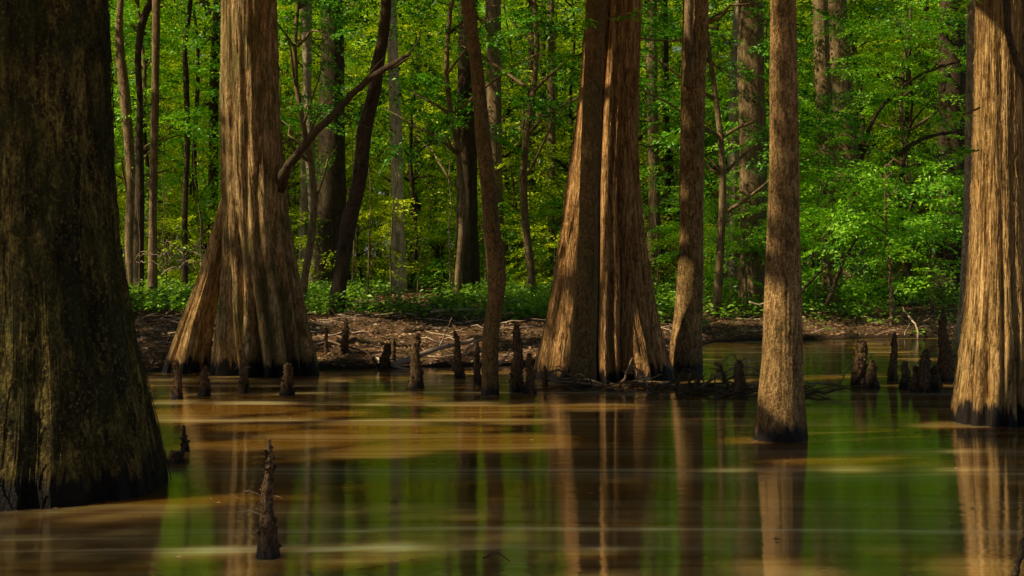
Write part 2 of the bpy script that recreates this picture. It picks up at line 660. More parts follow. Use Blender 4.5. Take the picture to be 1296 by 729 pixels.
def trunk(mb, prof, Y, top=14., seg=48, dz=.05, lobes=None, flute=0., ridge=.01, rf=9., seed=1, zbot=None, lump=.02, strips=0, squash=1.0):
    """tapered, fluted trunk. lobes: list of (angle, width, depth at the foot, depth aloft)"""
    z, cx, r = smooth_prof(prof, Y)
    ztop = z[-1]
    if top > ztop:   # carry the trunk on above the picture
        s = (cx[-1] - cx[-2]) / max(.1, z[-1] - z[-2])
        s = max(-.12, min(.12, s))
        zz = np.linspace(ztop, top, 4)[1:]
        z = np.append(z, zz)
        cx = np.append(cx, cx[-1] + (zz - ztop) * s * .6)
        r = np.append(r, r[-1] * (1 - .75 * (zz - ztop) / (top - ztop + .01)))
    zb = zbot if zbot is not None else z[0] - .35
    Z = np.concatenate([np.arange(zb, min(ztop + .3, top), dz), np.arange(min(ztop + .3, top), top, .35)])
    if len(Z) < 3:
        Z = np.linspace(zb, top, 5)
    Zc = np.maximum(Z, z[0])
    CX = hermite(Zc, z, cx)
    RR = np.maximum(hermite(Zc, z, r), .012)
    slope = (r[0] - np.interp(z[0] + .25, z, r)) / .25
    RR = RR + np.clip(z[0] - Z, 0, 1) * max(0, slope) * .7
    th = np.linspace(0, 2 * math.pi, seg, endpoint=False)
    T, ZZ = np.meshgrid(th, Z)
    R2 = np.repeat(RR[:, None], seg, 1)
    rmin = RR.min() if top < ztop else float(np.interp(ztop, z, r))
    foot = np.clip((R2 - rmin) / max(.01, RR.max() - rmin), 0, 1)
    mul = np.ones_like(R2)
    ct, st = np.cos(T), np.sin(T)
    if flute > 0:
        w = .25 * vn(ct * 1.5, st * 1.5, ZZ * .5, seed + 3)
        lob = np.abs(vn(ct * 2.6 + w, st * 2.6, ZZ * .18, seed + 4))
        lob2 = np.abs(vn(ct * 5.5 + w, st * 5.5, ZZ * .22, seed + 5))
        mul -= flute * (.28 + .72 * foot) * (1 - np.clip(lob * 2.4, 0, 1)) ** 1.5
        mul -= flute * .45 * (.3 + .7 * foot) * (1 - np.clip(lob2 * 2.6, 0, 1)) ** 1.5
    for (a, wd, d0, d1) in (lobes or []):
        aa = a + .12 * vn(ZZ * .6, a * 3, 0, seed + 8)
        dd = np.abs((T - aa + math.pi) % (2 * math.pi) - math.pi)
        mul -= (d1 + (d0 - d1) * foot) * np.exp(-(dd / wd) ** 2)
    R2 = R2 * mul
    R2 += ridge * vn(ct * rf, st * rf, ZZ * .7, seed + 11) + ridge * .6 * vn(ct * rf * 2.3, st * rf * 2.3, ZZ * 1.6, seed + 12)
    R2 += lump * R2 * fbm(ct * 1.3, st * 1.3, ZZ * 1.1, seed + 13)
    X = CX[:, None] + R2 * ct
    YY = Y + R2 * st * squash
    Vv = np.stack([X, YY, ZZ], -1).reshape(-1, 3)
    nr = len(Z)
    f = [(i * seg + k, i * seg + (k + 1) % seg, (i + 1) * seg + (k + 1) % seg, (i + 1) * seg + k) for i in range(nr - 1) for k in range(seg)]
    f.append(tuple((nr - 1) * seg + k for k in range(seg)))
    mb.add(Vv, f)
    if strips:
        bark_strips(mb, Vv, nr, seg, strips, seed + 500, int(.5 / dz), int((min(ztop, top) - zb) / dz))
    return (CX[-1], Y, Z[-1]), (float(np.interp(0, Z, CX)), Y)


def bark_strips(mb, Vv, nr, seg, n, seed, lo=0, hi=None):
    """loose slivers of bark lifting off the trunk; Vv is the trunk's vertex grid"""
    rs = np.random.default_rng(seed)
    G = Vv.reshape(nr, seg, 3)
    hi = hi or nr
    for _ in range(n):
        i0 = int(rs.integers(lo, max(lo + 1, hi - 12)))
        m_ = int(rs.integers(4, 22))
        i1 = min(hi - 1, i0 + m_)
        if i1 - i0 < 3:
            continue
        k = int(rs.integers(seg))
        wd = rs.uniform(.15, .45)
        vs, fs = [], []
        cen = G[i0:i1 + 1].mean(1)
        for j, i in enumerate(range(i0, i1 + 1)):
            t = j / (i1 - i0)
            a, b = G[i, k], G[i, (k + 1) % seg]
            out = norm((a - cen[j]) * np.array([1, 1, 0]))
            lift = .004 + (.018 * (1 - t) ** 3 if _ % 2 else .018 * t ** 3) * rs.uniform(.6, 1)
            w_ = wd * math.sin(math.pi * (.12 + .76 * t))
            mid = (a + b) / 2
            vs += [mid - (b - a) * w_ + out * lift, mid + out * (lift + .004), mid + (b - a) * w_ + out * lift]
        for j in range(i1 - i0):
            fs += [(j * 3, j * 3 + 1, j * 3 + 4, j * 3 + 3), (j * 3 + 1, j * 3 + 2, j * 3 + 5, j * 3 + 4)]
        mb.add(vs, fs)


def bez(a, b, sag, n=8, jit=.0):
    a, b = Vector(a), Vector(b)
    out = []
    for i in range(n):
        t = i / (n - 1)
        p = a.lerp(b, t)
        p.z += sag * math.sin(math.pi * t)
        if 0 < i < n - 1:
            p += Vector((random.gauss(0, jit), random.gauss(0, jit), random.gauss(0, jit)))
        out.append(p)
    return out


def polyline(pts, sub=4, jit=0.0):
    """smooth 3-D line through points"""
    pts = [Vector(p) for p in pts]
    t = np.arange(len(pts), dtype=float)
    q = np.array([tuple(p) for p in pts])
    tt = np.linspace(0, len(pts) - 1, (len(pts) - 1) * sub + 1)
    r = np.stack([hermite(tt, t, q[:, k]) for k in range(3)], 1)
    if jit:
        r[1:-1] += rng.normal(0, jit, r[1:-1].shape)
    return [Vector(p) for p in r]


def boughs(mb, cx, Y, z0, ztop, tips, r0):
    for tp in tips:
        zs = min(ztop - .3, max(z0, tp[2] - np.hypot(tp[0] - cx, tp[1] - Y) * .45))
        pts = bez((cx, Y, zs), tp, .3, 7, .06)
        mb.tube(pts, list(np.linspace(r0 * .35, r0 * .06, 7)), 6)


# ---------------------------------------------------------------- the big trees standing in the water and on the shore
def big_tree(name, label, prof, Y, matn, top, crown=None, group=None, cat='tree', extra=None, **kw):
    base = prof[0]
    b = ((base[1] + base[2]) / 2 - 648) * Y / F
    zb = max(0.0, zat(base[0], Y))
    root = empty(name, (b, Y, zb), label, cat, group)
    mb = MB()
    (tx, ty, tz), _ = trunk(mb, prof, Y, top, **kw)
    if crown:
        R, z0, z1, n, seed = crown
        q, tips = high_crown((tx, ty), R, z0, z1, n, seed)
        q = carve(q)
        boughs(mb, tx, ty, z0 - 1.5, tz, tips, .35)
        quads_mesh('crown', q, M['leaf_top'], root, (b, Y, zb))
    mb.build('trunk', M[matn], root, (b, Y, zb))
    return root


T1 = big_tree('cypress_tree', 'massive dark mottled cypress trunk nearest the camera, greenish at its foot',
              [(652, -140, 212), (600, -128, 208), (550, -108, 196), (500, -96, 186), (450, -86, 176), (400, -78, 166), (350, -72, 158), (250, -66, 146), (150, -62, 138), (0, -58, 131), (-120, -54, 127)],
              9.6, 'giant', 15, (7.5, 7., 14, 150, 1), group='large buttressed cypresses', seg=260, dz=.03, strips=900, flute=.07, ridge=.012, rf=7, seed=3, lump=.03)

T2 = big_tree('cypress_tree', 'buttressed cypress with a wide flared foot and a broken dead branch leaning right',
              [(480, 266, 410), (460, 268, 407), (440, 270, 403), (400, 274, 394), (350, 279, 382), (300, 280, 372), (250, 280, 364), (200, 279, 359), (150, 279, 356), (80, 280, 353), (0, 280, 350), (-90, 281, 347)],
              18.6, 'cypress_moss', 16, (8., 7.5, 15, 190, 2), group='large buttressed cypresses', seg=200, dz=.035, strips=500, flute=.16, ridge=.014, rf=8, seed=14,
              lobes=[(4.22, .13, .42, .02), (4.66, .12, .55, .03), (5.02, .10, .30, .02), (5.38, .12, .42, .02), (5.8, .1, .3, .0), (3.8, .14, .45, .0), (3.4, .1, .3, .0)], lump=.03)
mb = MB()   # its separate left-hand buttress
trunk(mb, [(474, 205, 262), (460, 209, 264), (440, 216, 267), (410, 227, 270), (380, 239, 275), (350, 250, 281), (320, 260, 287), (290, 269, 292), (262, 277, 296), (240, 284, 298)], 18.85, zat(242, 18.85), seg=120, dz=.035, flute=.12, ridge=.012, seed=31,
      lobes=[(4.1, .1, .2, .0), (5.6, .3, .35, .05)])
mb.build('buttress', M['cypress'], T2, tuple(T2.location))
mb = MB()
ln = polyline([P(352, 236, 18.5), P(366, 208, 18.2), P(392, 176, 17.8), (P(420, 146, 17.2)), P(444, 122, 17.1), P(468, 99, 17.0), P(486, 88, 16.95), P(503, 78, 16.9), P(521, 67, 16.9)], 4, .006)
rr = np.interp(np.linspace(0, 1, len(ln)), [0, .1, .5, .8, .93, 1], [.12, .055, .040, .036, .032, .004])
mb.tube(ln, list(rr), 10, rough=.1)
mb.tube([P(486, 88, 16.95), P(500, 84, 16.9), P(512, 76, 16.85), P(517, 74, 16.85)], [.024, .02, .016, .004], 6, rough=.15)
mb.tube([P(513, 72, 16.9), P(524, 60, 16.9), P(530, 50, 16.9), P(533, 40, 16.9)], [.014, .01, .007, .003], 5)
for k_, (dx, dz_) in enumerate(((.25, .5), (.45, -.25), (.3, .35), (.55, .2))):
    p0 = ln[8 + k_ * 5]
    mb.tube(polyline([p0, p0 + Vector((dx * .4, -.05, dz_ * .5)), p0 + Vector((dx, -.1, dz_))], 3, .01), list(np.linspace(.014, .003, 7)), 5)
mb.build('dead_branch', M['dark'], T2, tuple(T2.location))['label'] = 'dark dead branch with a broken splintered end'

T6 = big_tree('cypress_tree', 'great fluted cypress in the middle with sunlit ribs and a very broad foot',
              [(492, 672, 860), (480, 674, 856), (450, 680, 847), (400, 690, 835), (350, 699, 826), (300, 707, 818), (250, 714, 813), (200, 722, 809), (100, 734, 808), (0, 742, 812), (-90, 745, 812)],
              17.9, 'cypress_red', 17, (8., 7.5, 15.5, 190, 4), group='large buttressed cypresses', seg=240, dz=.032, strips=1600, flute=.12, ridge=.014, rf=9, seed=22,
              lobes=[(4.46, .14, .58, .34), (4.84, .07, .26, .08), (5.16, .13, .46, .20), (5.5, .07, .24, .05), (5.85, .11, .34, .06), (4.12, .06, .22, .05), (3.72, .08, .26, .02), (3.4, .08, .2, .0)], lump=.025)

T6b = big_tree('slim_tree', 'slim straight mossy tree pressed against the front of the great fluted cypress',
               [(488, 721, 756), (470, 722, 755), (400, 724, 756), (300, 731, 757), (200, 735, 758), (100, 739, 762), (0, 744, 767), (-90, 747, 770)],
               16.7, 'slim', 13, (4, 8, 13, 50, 5), seg=48, dz=.05, ridge=.006, seed=41, lump=.03)

T13 = big_tree('cypress_tree', 'pale stringy barked cypress at the right edge, sunlit from top to foot',
               [(536, 1204, 1322), (520, 1206, 1320), (480, 1212, 1316), (440, 1217, 1311), (400, 1222, 1307), (350, 1226, 1303), (300, 1229, 1299), (200, 1233, 1294), (100, 1235, 1291), (0, 1237, 1289), (-100, 1239, 1287)],
               13.3, 'cypress', 16, (7., 7.5, 15, 150, 6), group='large buttressed cypresses', seg=200, dz=.03, strips=1500, flute=.12, ridge=.010, rf=13, seed=57,
               lobes=[(4.5, .07, .25, .06), (4.95, .08, .28, .05), (5.3, .08, .25, .03), (4.05, .08, .2, .03)], lump=.015)
mb = MB()
ln = polyline([P(1268, -30, 12.8), P(1274, 10, 12.75), P(1276, 40, 12.75), P(1284, 70, 12.8), P(1294, 96, 12.85), P(1306, 120, 12.9)], 5, .004)
mb.tube(ln, [.032] * len(ln), 8, rough=.08)
mb.build('vine', M['dark'], T13, tuple(T13.location))

T8 = big_tree('tupelo_tree', 'slender rough barked tree standing alone in open water, right of the middle',
              [(556, 953, 1022), (540, 955, 1021), (500, 960, 1018), (450, 965, 1016), (400, 967, 1015), (350, 969, 1014), (300, 971, 1012), (200, 974, 1011), (100, 975, 1009), (0, 975, 1007), (-100, 975, 1005)],
              12.1, 'rough', 14, (6., 7.5, 13, 110, 7), seg=110, dz=.03, flute=.035, ridge=.006, rf=9, seed=66, lump=.02)

T7 = big_tree('tupelo_tree', 'brown tree with a gently bowed trunk just right of the great fluted cypress',
              [(472, 850, 889), (455, 848, 889), (440, 848, 888), (400, 853, 889), (350, 857, 890), (300, 860, 890), (250, 860, 890), (200, 861, 891), (100, 862, 893), (0, 865, 897), (-90, 868, 900)],
              19.0, 'rough', 14, (6., 8., 14, 80, 8), seg=64, dz=.05, ridge=.006, seed=77, lump=.04)
mb = MB()
ln = polyline([P(871, -60, 18.8), P(872, 0, 18.75), P(871, 40, 18.75), P(873, 80, 18.75), P(870, 110, 18.8)], 5, .004)
mb.tube(ln, [.06] * len(ln), 8, rough=.05)
mb.build('side_stem', M['wood'], T7, tuple(T7.location))

T5 = big_tree('crooked_tree', 'thin crooked tree rising from the water left of the great fluted cypress',
              [(499, 609, 632), (470, 610, 631), (420, 611, 632), (385, 616, 637), (350, 617, 640), (330, 615, 639), (290, 611, 633), (240, 609, 628), (180, 602, 621), (130, 599, 616), (80, 595, 611), (30, 588, 604), (0, 583, 601), (-60, 574, 592)],
              15.9, 'slim', 10, (4, 8., 12, 40, 9), seg=40, dz=.05, ridge=.005, seed=88, lump=.05)

T12 = big_tree('slim_tree', 'straight slim tree just behind the left side of the stringy barked cypress',
               [(432, 1208, 1234), (410, 1211, 1233), (380, 1214, 1233), (300, 1218, 1234), (200, 1221, 1236), (100, 1223, 1238), (0, 1224, 1239), (-80, 1225, 1240)],
               25.5, 'mottled', 15, (5, 9, 15, 50, 10), seg=40, dz=.07, ridge=.006, seed=91, lump=.03)

T3 = big_tree('leaning_tree', 'dark tree on the bank leaning right behind the broken dead branch',
              [(402, 409, 437), (380, 415, 437), (340, 423, 442), (300, 428, 448), (270, 434, 454), (250, 441, 459), (220, 447, 465), (190, 450, 468), (160, 453, 472), (140, 459, 476), (110, 466, 483), (90, 468, 485), (50, 477, 491), (20, 481, 494), (0, 482, 495), (-80, 488, 500)],
              25.5, 'dark', 14, (5, 9.5, 14, 60, 12), seg=40, dz=.07, ridge=.008, seed=93, lump=.07)

# leafy twigs that grow from the near trunks


def near_twig(root, pts, Y, seed, scale=1.0, leaf=.11):
    ln = polyline([P(a, b, Y + c) for a, b, c in pts], 4, .004)
    mb = MB()
    mb.tube(ln, list(np.linspace(.010, .003, len(ln))), 5)
    tw = mb.build('twig', M['slim'], root, tuple(root.location))
    r = np.random.default_rng(seed)
    C, A = [], []
    for i in range(len(ln) // 3, len(ln)):
        for k in range(5):
            C.append(np.array(ln[i]) + r.normal(0, .035 * scale, 3))
            a = r.normal(0, 1, 3) * np.array([1, 1, .35]) + np.array([-.3 if pts[-1][0] < pts[0][0] else .3, 0, -.15])
            A.append(a)
    C = np.array(C)
    A = norm(np.array(A))
    Bv = norm(np.cross(norm(np.stack([r.normal(0, .5, len(C)), r.normal(-.5, .5, len(C)), np.ones(len(C))], 1)), A))
    sz = r.uniform(.6, 1.1, len(C)) * leaf
    q = leaf_quads(C, A, Bv, sz, sz * .48)
    lf = quads_mesh('foliage', q, M['leaf_shrub'], tw, tuple(root.location))
    lf.location = (0, 0, 0)


near_twig(T13, [(1240, 136, -.2), (1222, 144, -.3), (1200, 148, -.4), (1178, 156, -.5)], 12.9, 1)
near_twig(T13, [(1238, 190, -.2), (1225, 192, -.3), (1212, 194, -.35)], 12.9, 2, .8)
near_twig(T13, [(1240, -6, -.2), (1225, 2, -.3), (1212, 8, -.35)], 12.9, 3)
near_twig(T6, [(765, 24, -1.2), (785, 20, -1.3), (806, 20, -1.4)], 17.3, 4, .8)
near_twig(T6, [(758, 30, -1.2), (750, 28, -1.3), (738, 26, -1.4)], 17.3, 5, .8)

# ---------------------------------------------------------------- forest trunks one can tell apart
# (name, label, profile, distance, bark, crown?)
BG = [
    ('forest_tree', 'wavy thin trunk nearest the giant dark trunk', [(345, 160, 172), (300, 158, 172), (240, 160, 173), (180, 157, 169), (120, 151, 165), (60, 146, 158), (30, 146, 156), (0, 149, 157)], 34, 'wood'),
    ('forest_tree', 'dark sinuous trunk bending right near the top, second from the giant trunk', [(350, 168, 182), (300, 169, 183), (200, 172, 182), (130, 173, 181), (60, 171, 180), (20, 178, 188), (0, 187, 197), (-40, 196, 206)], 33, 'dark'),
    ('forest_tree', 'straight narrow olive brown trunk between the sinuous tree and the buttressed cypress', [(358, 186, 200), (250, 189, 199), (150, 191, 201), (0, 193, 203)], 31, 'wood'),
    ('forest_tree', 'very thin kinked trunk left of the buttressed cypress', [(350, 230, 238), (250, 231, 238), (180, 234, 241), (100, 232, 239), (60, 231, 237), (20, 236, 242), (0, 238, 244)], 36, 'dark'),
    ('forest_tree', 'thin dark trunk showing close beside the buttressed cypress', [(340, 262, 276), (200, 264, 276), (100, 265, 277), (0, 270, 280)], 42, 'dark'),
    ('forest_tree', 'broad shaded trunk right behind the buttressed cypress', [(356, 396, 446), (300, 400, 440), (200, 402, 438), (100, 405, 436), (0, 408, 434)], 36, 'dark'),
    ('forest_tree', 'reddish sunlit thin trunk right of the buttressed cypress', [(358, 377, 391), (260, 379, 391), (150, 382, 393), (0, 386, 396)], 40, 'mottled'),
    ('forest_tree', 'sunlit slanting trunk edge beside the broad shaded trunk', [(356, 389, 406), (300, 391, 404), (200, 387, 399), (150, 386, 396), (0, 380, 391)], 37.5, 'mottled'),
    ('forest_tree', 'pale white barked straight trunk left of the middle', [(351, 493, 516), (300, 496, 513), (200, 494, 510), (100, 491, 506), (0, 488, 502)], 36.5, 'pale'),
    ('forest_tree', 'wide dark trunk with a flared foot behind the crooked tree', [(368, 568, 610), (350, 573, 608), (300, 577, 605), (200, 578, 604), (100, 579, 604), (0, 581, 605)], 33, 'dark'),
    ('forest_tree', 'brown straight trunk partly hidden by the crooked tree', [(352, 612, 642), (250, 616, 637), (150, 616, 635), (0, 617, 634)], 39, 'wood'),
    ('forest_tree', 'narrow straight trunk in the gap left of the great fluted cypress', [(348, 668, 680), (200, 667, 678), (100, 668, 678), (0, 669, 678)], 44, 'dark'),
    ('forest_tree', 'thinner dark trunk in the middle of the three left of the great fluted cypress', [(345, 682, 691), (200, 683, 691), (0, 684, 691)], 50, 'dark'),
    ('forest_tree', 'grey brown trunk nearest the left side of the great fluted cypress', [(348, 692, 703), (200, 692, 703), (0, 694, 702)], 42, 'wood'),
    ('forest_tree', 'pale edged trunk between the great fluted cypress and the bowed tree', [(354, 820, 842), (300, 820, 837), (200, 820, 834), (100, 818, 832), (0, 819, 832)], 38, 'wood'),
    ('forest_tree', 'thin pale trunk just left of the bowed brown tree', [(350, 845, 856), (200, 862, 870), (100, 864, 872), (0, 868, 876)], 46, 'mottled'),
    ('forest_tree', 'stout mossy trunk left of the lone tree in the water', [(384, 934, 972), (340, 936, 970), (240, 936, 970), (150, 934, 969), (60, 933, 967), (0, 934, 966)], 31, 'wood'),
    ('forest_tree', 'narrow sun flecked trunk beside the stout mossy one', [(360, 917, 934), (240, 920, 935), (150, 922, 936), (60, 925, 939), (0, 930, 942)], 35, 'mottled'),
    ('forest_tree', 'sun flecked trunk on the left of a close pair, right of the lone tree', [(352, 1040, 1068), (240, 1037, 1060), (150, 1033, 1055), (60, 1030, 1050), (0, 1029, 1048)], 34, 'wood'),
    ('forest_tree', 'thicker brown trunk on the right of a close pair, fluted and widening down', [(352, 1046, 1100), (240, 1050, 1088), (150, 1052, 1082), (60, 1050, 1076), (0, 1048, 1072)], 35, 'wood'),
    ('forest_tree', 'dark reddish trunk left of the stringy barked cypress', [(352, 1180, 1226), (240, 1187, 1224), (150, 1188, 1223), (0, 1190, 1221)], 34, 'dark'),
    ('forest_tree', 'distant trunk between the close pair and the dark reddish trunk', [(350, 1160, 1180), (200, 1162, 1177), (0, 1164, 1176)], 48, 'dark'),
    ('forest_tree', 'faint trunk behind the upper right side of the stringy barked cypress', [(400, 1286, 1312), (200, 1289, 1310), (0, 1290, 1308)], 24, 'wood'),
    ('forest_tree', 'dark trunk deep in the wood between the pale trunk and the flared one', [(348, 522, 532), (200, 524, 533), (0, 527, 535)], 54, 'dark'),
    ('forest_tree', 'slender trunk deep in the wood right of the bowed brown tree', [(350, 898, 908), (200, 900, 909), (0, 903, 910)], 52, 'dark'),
]
canopy_q = []
for k in range(4):
    q, tips = high_crown((0, 0), 4.6, 0, 8.0, 62, 200 + k, dens=.34)
    canopy_q.append((q, tips))
canopy_mesh = []
for k, (nm, label, prof, Y, mt) in enumerate(BG):
    bx = xat((prof[0][1] + prof[0][2]) / 2, Y)
    zb = float(ground_z(bx, Y))
    prof = list(prof)
    prof[0] = (HY + (H - zb) * F / Y, prof[0][1], prof[0][2])
    prof = [prof[0]] + [p for p in prof[1:] if p[0] < prof[0][0] - 6]
    root = empty(nm, (bx, Y, zb), label, 'tree', 'forest trees with bare trunks beyond the bank')
    mb = MB()
    top = 18 + (Y - 25) * .25 + random.uniform(-1, 3)
    (tx, ty, tz), _ = trunk(mb, prof, Y, top, seg=28 if prof[0][2] - prof[0][1] > 24 else 16, dz=.16, flute=.08, ridge=.012, seed=300 + k, lump=.05)
    v = k % 4
    zc = 9.2 + (Y - 25) * .32 + random.uniform(0, 1.2)
    for tp in canopy_q[v][1]:
        mb.tube(bez((tx, ty, zc - 1.0), (tx + tp[0], ty + tp[1], zc + tp[2]), .3, 6, .08), list(np.linspace(.09, .02, 6)), 5)
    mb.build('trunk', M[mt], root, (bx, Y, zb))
    Rz = np.array(Matrix.Rotation(random.uniform(0, 6.28), 3, 'Z'))
    quads_mesh('crown', carve(canopy_q[v][0] @ Rz.T + np.array([tx, ty, zc])), M['leaf_high'], root, (bx, Y, zb))

# ---------------------------------------------------------------- leafy understory trees (prototypes, then copies)
protos = []
for k in range(7):
    z0, z1, R, n = [(1.1, 10, 2.5, 120), (.9, 6, 2.1, 80), (2.2, 11, 2.7, 125), (.8, 4.2, 1.9, 60), (1.8, 9, 2.3, 110), (3.5, 12, 3., 130), (.5, 3.0, 1.6, 46)][k]
    q, tips = fill_crown(z0, z1, R, n, 400 + k)
    root = empty('understory_tree', (0, 0, 0), 'x', 'tree')
    mb = MB()
    n_ = 14
    zz = np.linspace(-.2, z1 - .3, n_)
    wob = .16
    pts = [Vector((wob * math.sin(z * 1.1 + k), wob * math.cos(z * .8 + k * 2), z)) for z in zz]
    r0 = .03 + z1 * .0065
    mb.tube(pts, list(np.linspace(r0, .012, n_)), 7, rough=.06)
    for tp in tips:
        zs = max(.5, tp[2] - math.hypot(tp[0], tp[1]) * .5)
        i = int(np.argmin(abs(zz - zs)))
        mb.tube(bez(pts[i], tp, .12, 6, .05), list(np.linspace(r0 * .45, .006, 6)), 4)
    mb.build('trunk', M['wood' if k % 2 else 'dark'], root)
    quads_mesh('crown', q, M['leaf'], root)
    protos.append(root)

used = [False] * len(protos)


def copy_tree(src):
    r = src.copy()
    COL.objects.link(r)
    for ch in src.children:
        c = ch.copy()
        c.parent = r
        COL.objects.link(c)
    return r


def understory(k, X, Y, label, group, s=1.0, leafy=None):
    if used[k]:
        r = copy_tree(protos[k])
    else:
        r = protos[k]
        used[k] = True
    r.location = (X, Y, float(ground_z(X, Y)))
    r.rotation_euler = (random.gauss(0, .03), random.gauss(0, .03), random.uniform(0, 6.28))
    r.scale = (s, s, s * random.uniform(.92, 1.08))
    r['label'] = label
    r['group'] = group
    pick = random.random()
    for ch in r.children:
        if ch.name.startswith('crown'):
            ch.material_slots[0].link = 'OBJECT'
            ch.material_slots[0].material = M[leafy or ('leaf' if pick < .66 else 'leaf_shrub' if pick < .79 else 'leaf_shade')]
    return r


rows = [(36, 8), (39.5, 11), (43, 13), (46.5, 15), (50, 16), (54, 17), (58, 18), (63, 19), (68, 20), (73, 20)]
LB = {'near': 'leafy understory tree just behind the bare forest trunks', 'mid': 'leafy understory tree in the middle depth of the wood', 'far': 'leafy understory tree in the far depth of the wood'}
for Y, n in rows:
    half = 648 * Y / F * 1.22
    for i in range(n):
        X = -half + (i + random.uniform(.15, .85)) * 2 * half / n
        yy = Y + random.uniform(-1.8, 1.8)
        for ax, ay in ((503, 37.5), (828, 39), (1045, 35), (952, 31)):
            d_ = X - xat(ax, yy)
            if yy < ay + 1 and abs(d_) < 1.9:
                X += math.copysign(1.9 - abs(d_), d_)
        skip = False
        for ax, ay in ((503, 36.5), (1110, 27.6), (828, 38)):
            dx_, dy_ = X - xat(ax, ay), yy - ay
            t_ = max(0, min(9, -(dx_ * .95 + dy_ * .31)))
            skip = skip or (math.hypot(dx_ + .95 * t_, dy_ + .31 * t_) < 2.3 and t_ > .3)
        if skip:
            continue
        k = random.choice([0, 0, 2, 4, 5, 5]) if Y > 50 else random.choice([0, 1, 2, 4, 5]) if Y > 42 else random.choice([1, 2, 3, 4, 5, 5])
        key = 'near' if Y < 43 else 'mid' if Y < 56 else 'far'
        understory(k, X, yy, LB[key], 'leafy understory trees (%s)' % key, random.uniform(.85, 1.2) * (1.25 if Y > 56 else 1.))
# low bushes along the edge of the wood
for i in range(16):
    px = [170, 212, 256, 366, 392, 455, 480, 548, 566, 652, 668, 712, 838, 905, 1010, 1160][i]
    Y = random.uniform(33, 44)
    understory(6, xat(px, Y), Y, 'low leafy bush at the edge of the wood among the trunks', 'low bushes at the wood edge', random.uniform(.6, .95))
# the layered bright trees at the right
for j, (px, Y, k, s, lab) in enumerate([
        (1120, 27.6, 3, .82, 'bright layered beech sapling spreading in front of the dark trunks at the right'),
        (1060, 29.0, 3, .72, 'layered leafy sapling between the lone water tree and the bright spreading beech'),
        (1185, 29.0, 3, .78, 'bright leafy sapling reaching toward the stringy barked cypress'),
        (905, 30.5, 3, .62, 'leafy sapling between the bowed brown tree and the stout mossy trunk'),
        (1150, 31.5, 4, .8, 'tall leafy sapling in shade behind the bright layered beech'),
        (1000, 33.0, 1, .75, 'leafy sapling behind the lone water tree')]):
    r = understory(k, xat(px, Y), Y, lab, 'layered saplings at the right', s, 'leaf_shrub')

for i in range(34):
    Y = random.uniform(29, 44)
    px = random.uniform(140, 1230)
    x = xat(px, Y)
    z0 = float(ground_z(x, Y))
    h = random.uniform(1.2, 6)
    ln = [Vector((x + .05 * h * math.sin(t * 3 + i) * t + random.gauss(0, .01) + random.uniform(-.02, .02) * h * t, Y, z0 - .05 + h * t)) for t in np.linspace(0, 1, 10)]
    mb = MB()
    mb.tube(ln, list(np.linspace(random.uniform(.012, .03), .004, 10)), 5, rough=.05)
    for k in range(random.randint(1, 5)):
        p = ln[random.randint(3, 8)]
        a = random.uniform(0, 6.28)
        L = random.uniform(.2, .8)
        mb.tube(bez(p, p + Vector((math.cos(a) * L, math.sin(a) * L, random.uniform(.0, .5))), .05, 4, .02), [.008, .006, .004, .002], 4)
    o = mb.build('bare_sapling', M[['stick', 'wood', 'mottled'][i % 3]], None, tuple(ln[0]))
    tag(o, 'thin nearly bare sapling stem between the trunks at the wood edge', 'sapling', 'thin bare saplings')

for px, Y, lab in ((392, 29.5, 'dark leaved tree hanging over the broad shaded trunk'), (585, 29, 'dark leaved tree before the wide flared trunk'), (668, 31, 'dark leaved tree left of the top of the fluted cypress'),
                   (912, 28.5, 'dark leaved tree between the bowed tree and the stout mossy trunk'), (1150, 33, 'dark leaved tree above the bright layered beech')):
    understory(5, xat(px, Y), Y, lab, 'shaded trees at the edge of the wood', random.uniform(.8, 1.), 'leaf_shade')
for i in range(30):
    Y = random.uniform(41, 60)
    px = random.uniform(135, 1230)
    w_ = random.uniform(5, 11)
    dx = random.uniform(-14, 14)
    x = xat(px, Y)
    z0 = float(ground_z(x, Y))
    yb = HY + (H - z0) * F / Y
    bend = random.uniform(-6, 6)
    root = empty('thin_tree', (x, Y, z0), 'thin dark trunk deep in the wood among the leaves', 'tree', 'thin dark trunks deep in the wood')
    mb = MB()
    trunk(mb, [(yb, px - w_ * .62, px + w_ * .62), (yb - 40, px - w_ / 2, px + w_ / 2), (200, px + dx * .4 + bend - w_ * .45, px + dx * .4 + bend + w_ * .45), (90, px + dx * .7 - w_ * .42, px + dx * .7 + w_ * .42), (0, px + dx - w_ * .4, px + dx + w_ * .4)], Y, 15, seg=9, dz=.3, ridge=.004, seed=600 + i)
    for k in range(3):
        zz = random.uniform(3, 9)
        p0 = Vector((xat(px + dx * .5, Y), Y, zz))
        a = random.uniform(0, 6.28)
        mb.tube(bez(p0, p0 + Vector((math.cos(a) * 1.2, math.sin(a) * 1.2, random.uniform(.2, 1.2))), .1, 5, .05), [.03, .022, .016, .01, .005], 4)
    mb.build('trunk', M['dark' if i % 3 else 'wood'], root, (x, Y, z0))

# ---------------------------------------------------------------- far wood reading as one mass
r = np.random.default_rng(5)
qs = []
for i in range(5000):
    a = r.uniform(-.62, .62)
    D = r.uniform(78, 98)
    z = 30 * r.uniform(.01, 1) ** 1.1
    p = (D * math.sin(a), D * math.cos(a), z)
    qs.append(place(SPR_BIG[r.integers(3)], p, r.uniform(0, 6.28), r.normal(-.1, .4), r.normal(0, .4), r.uniform(1.5, 2.6)))
tag(quads_mesh('far_woodland', np.concatenate(qs), M['leaf_far']), kind='stuff')

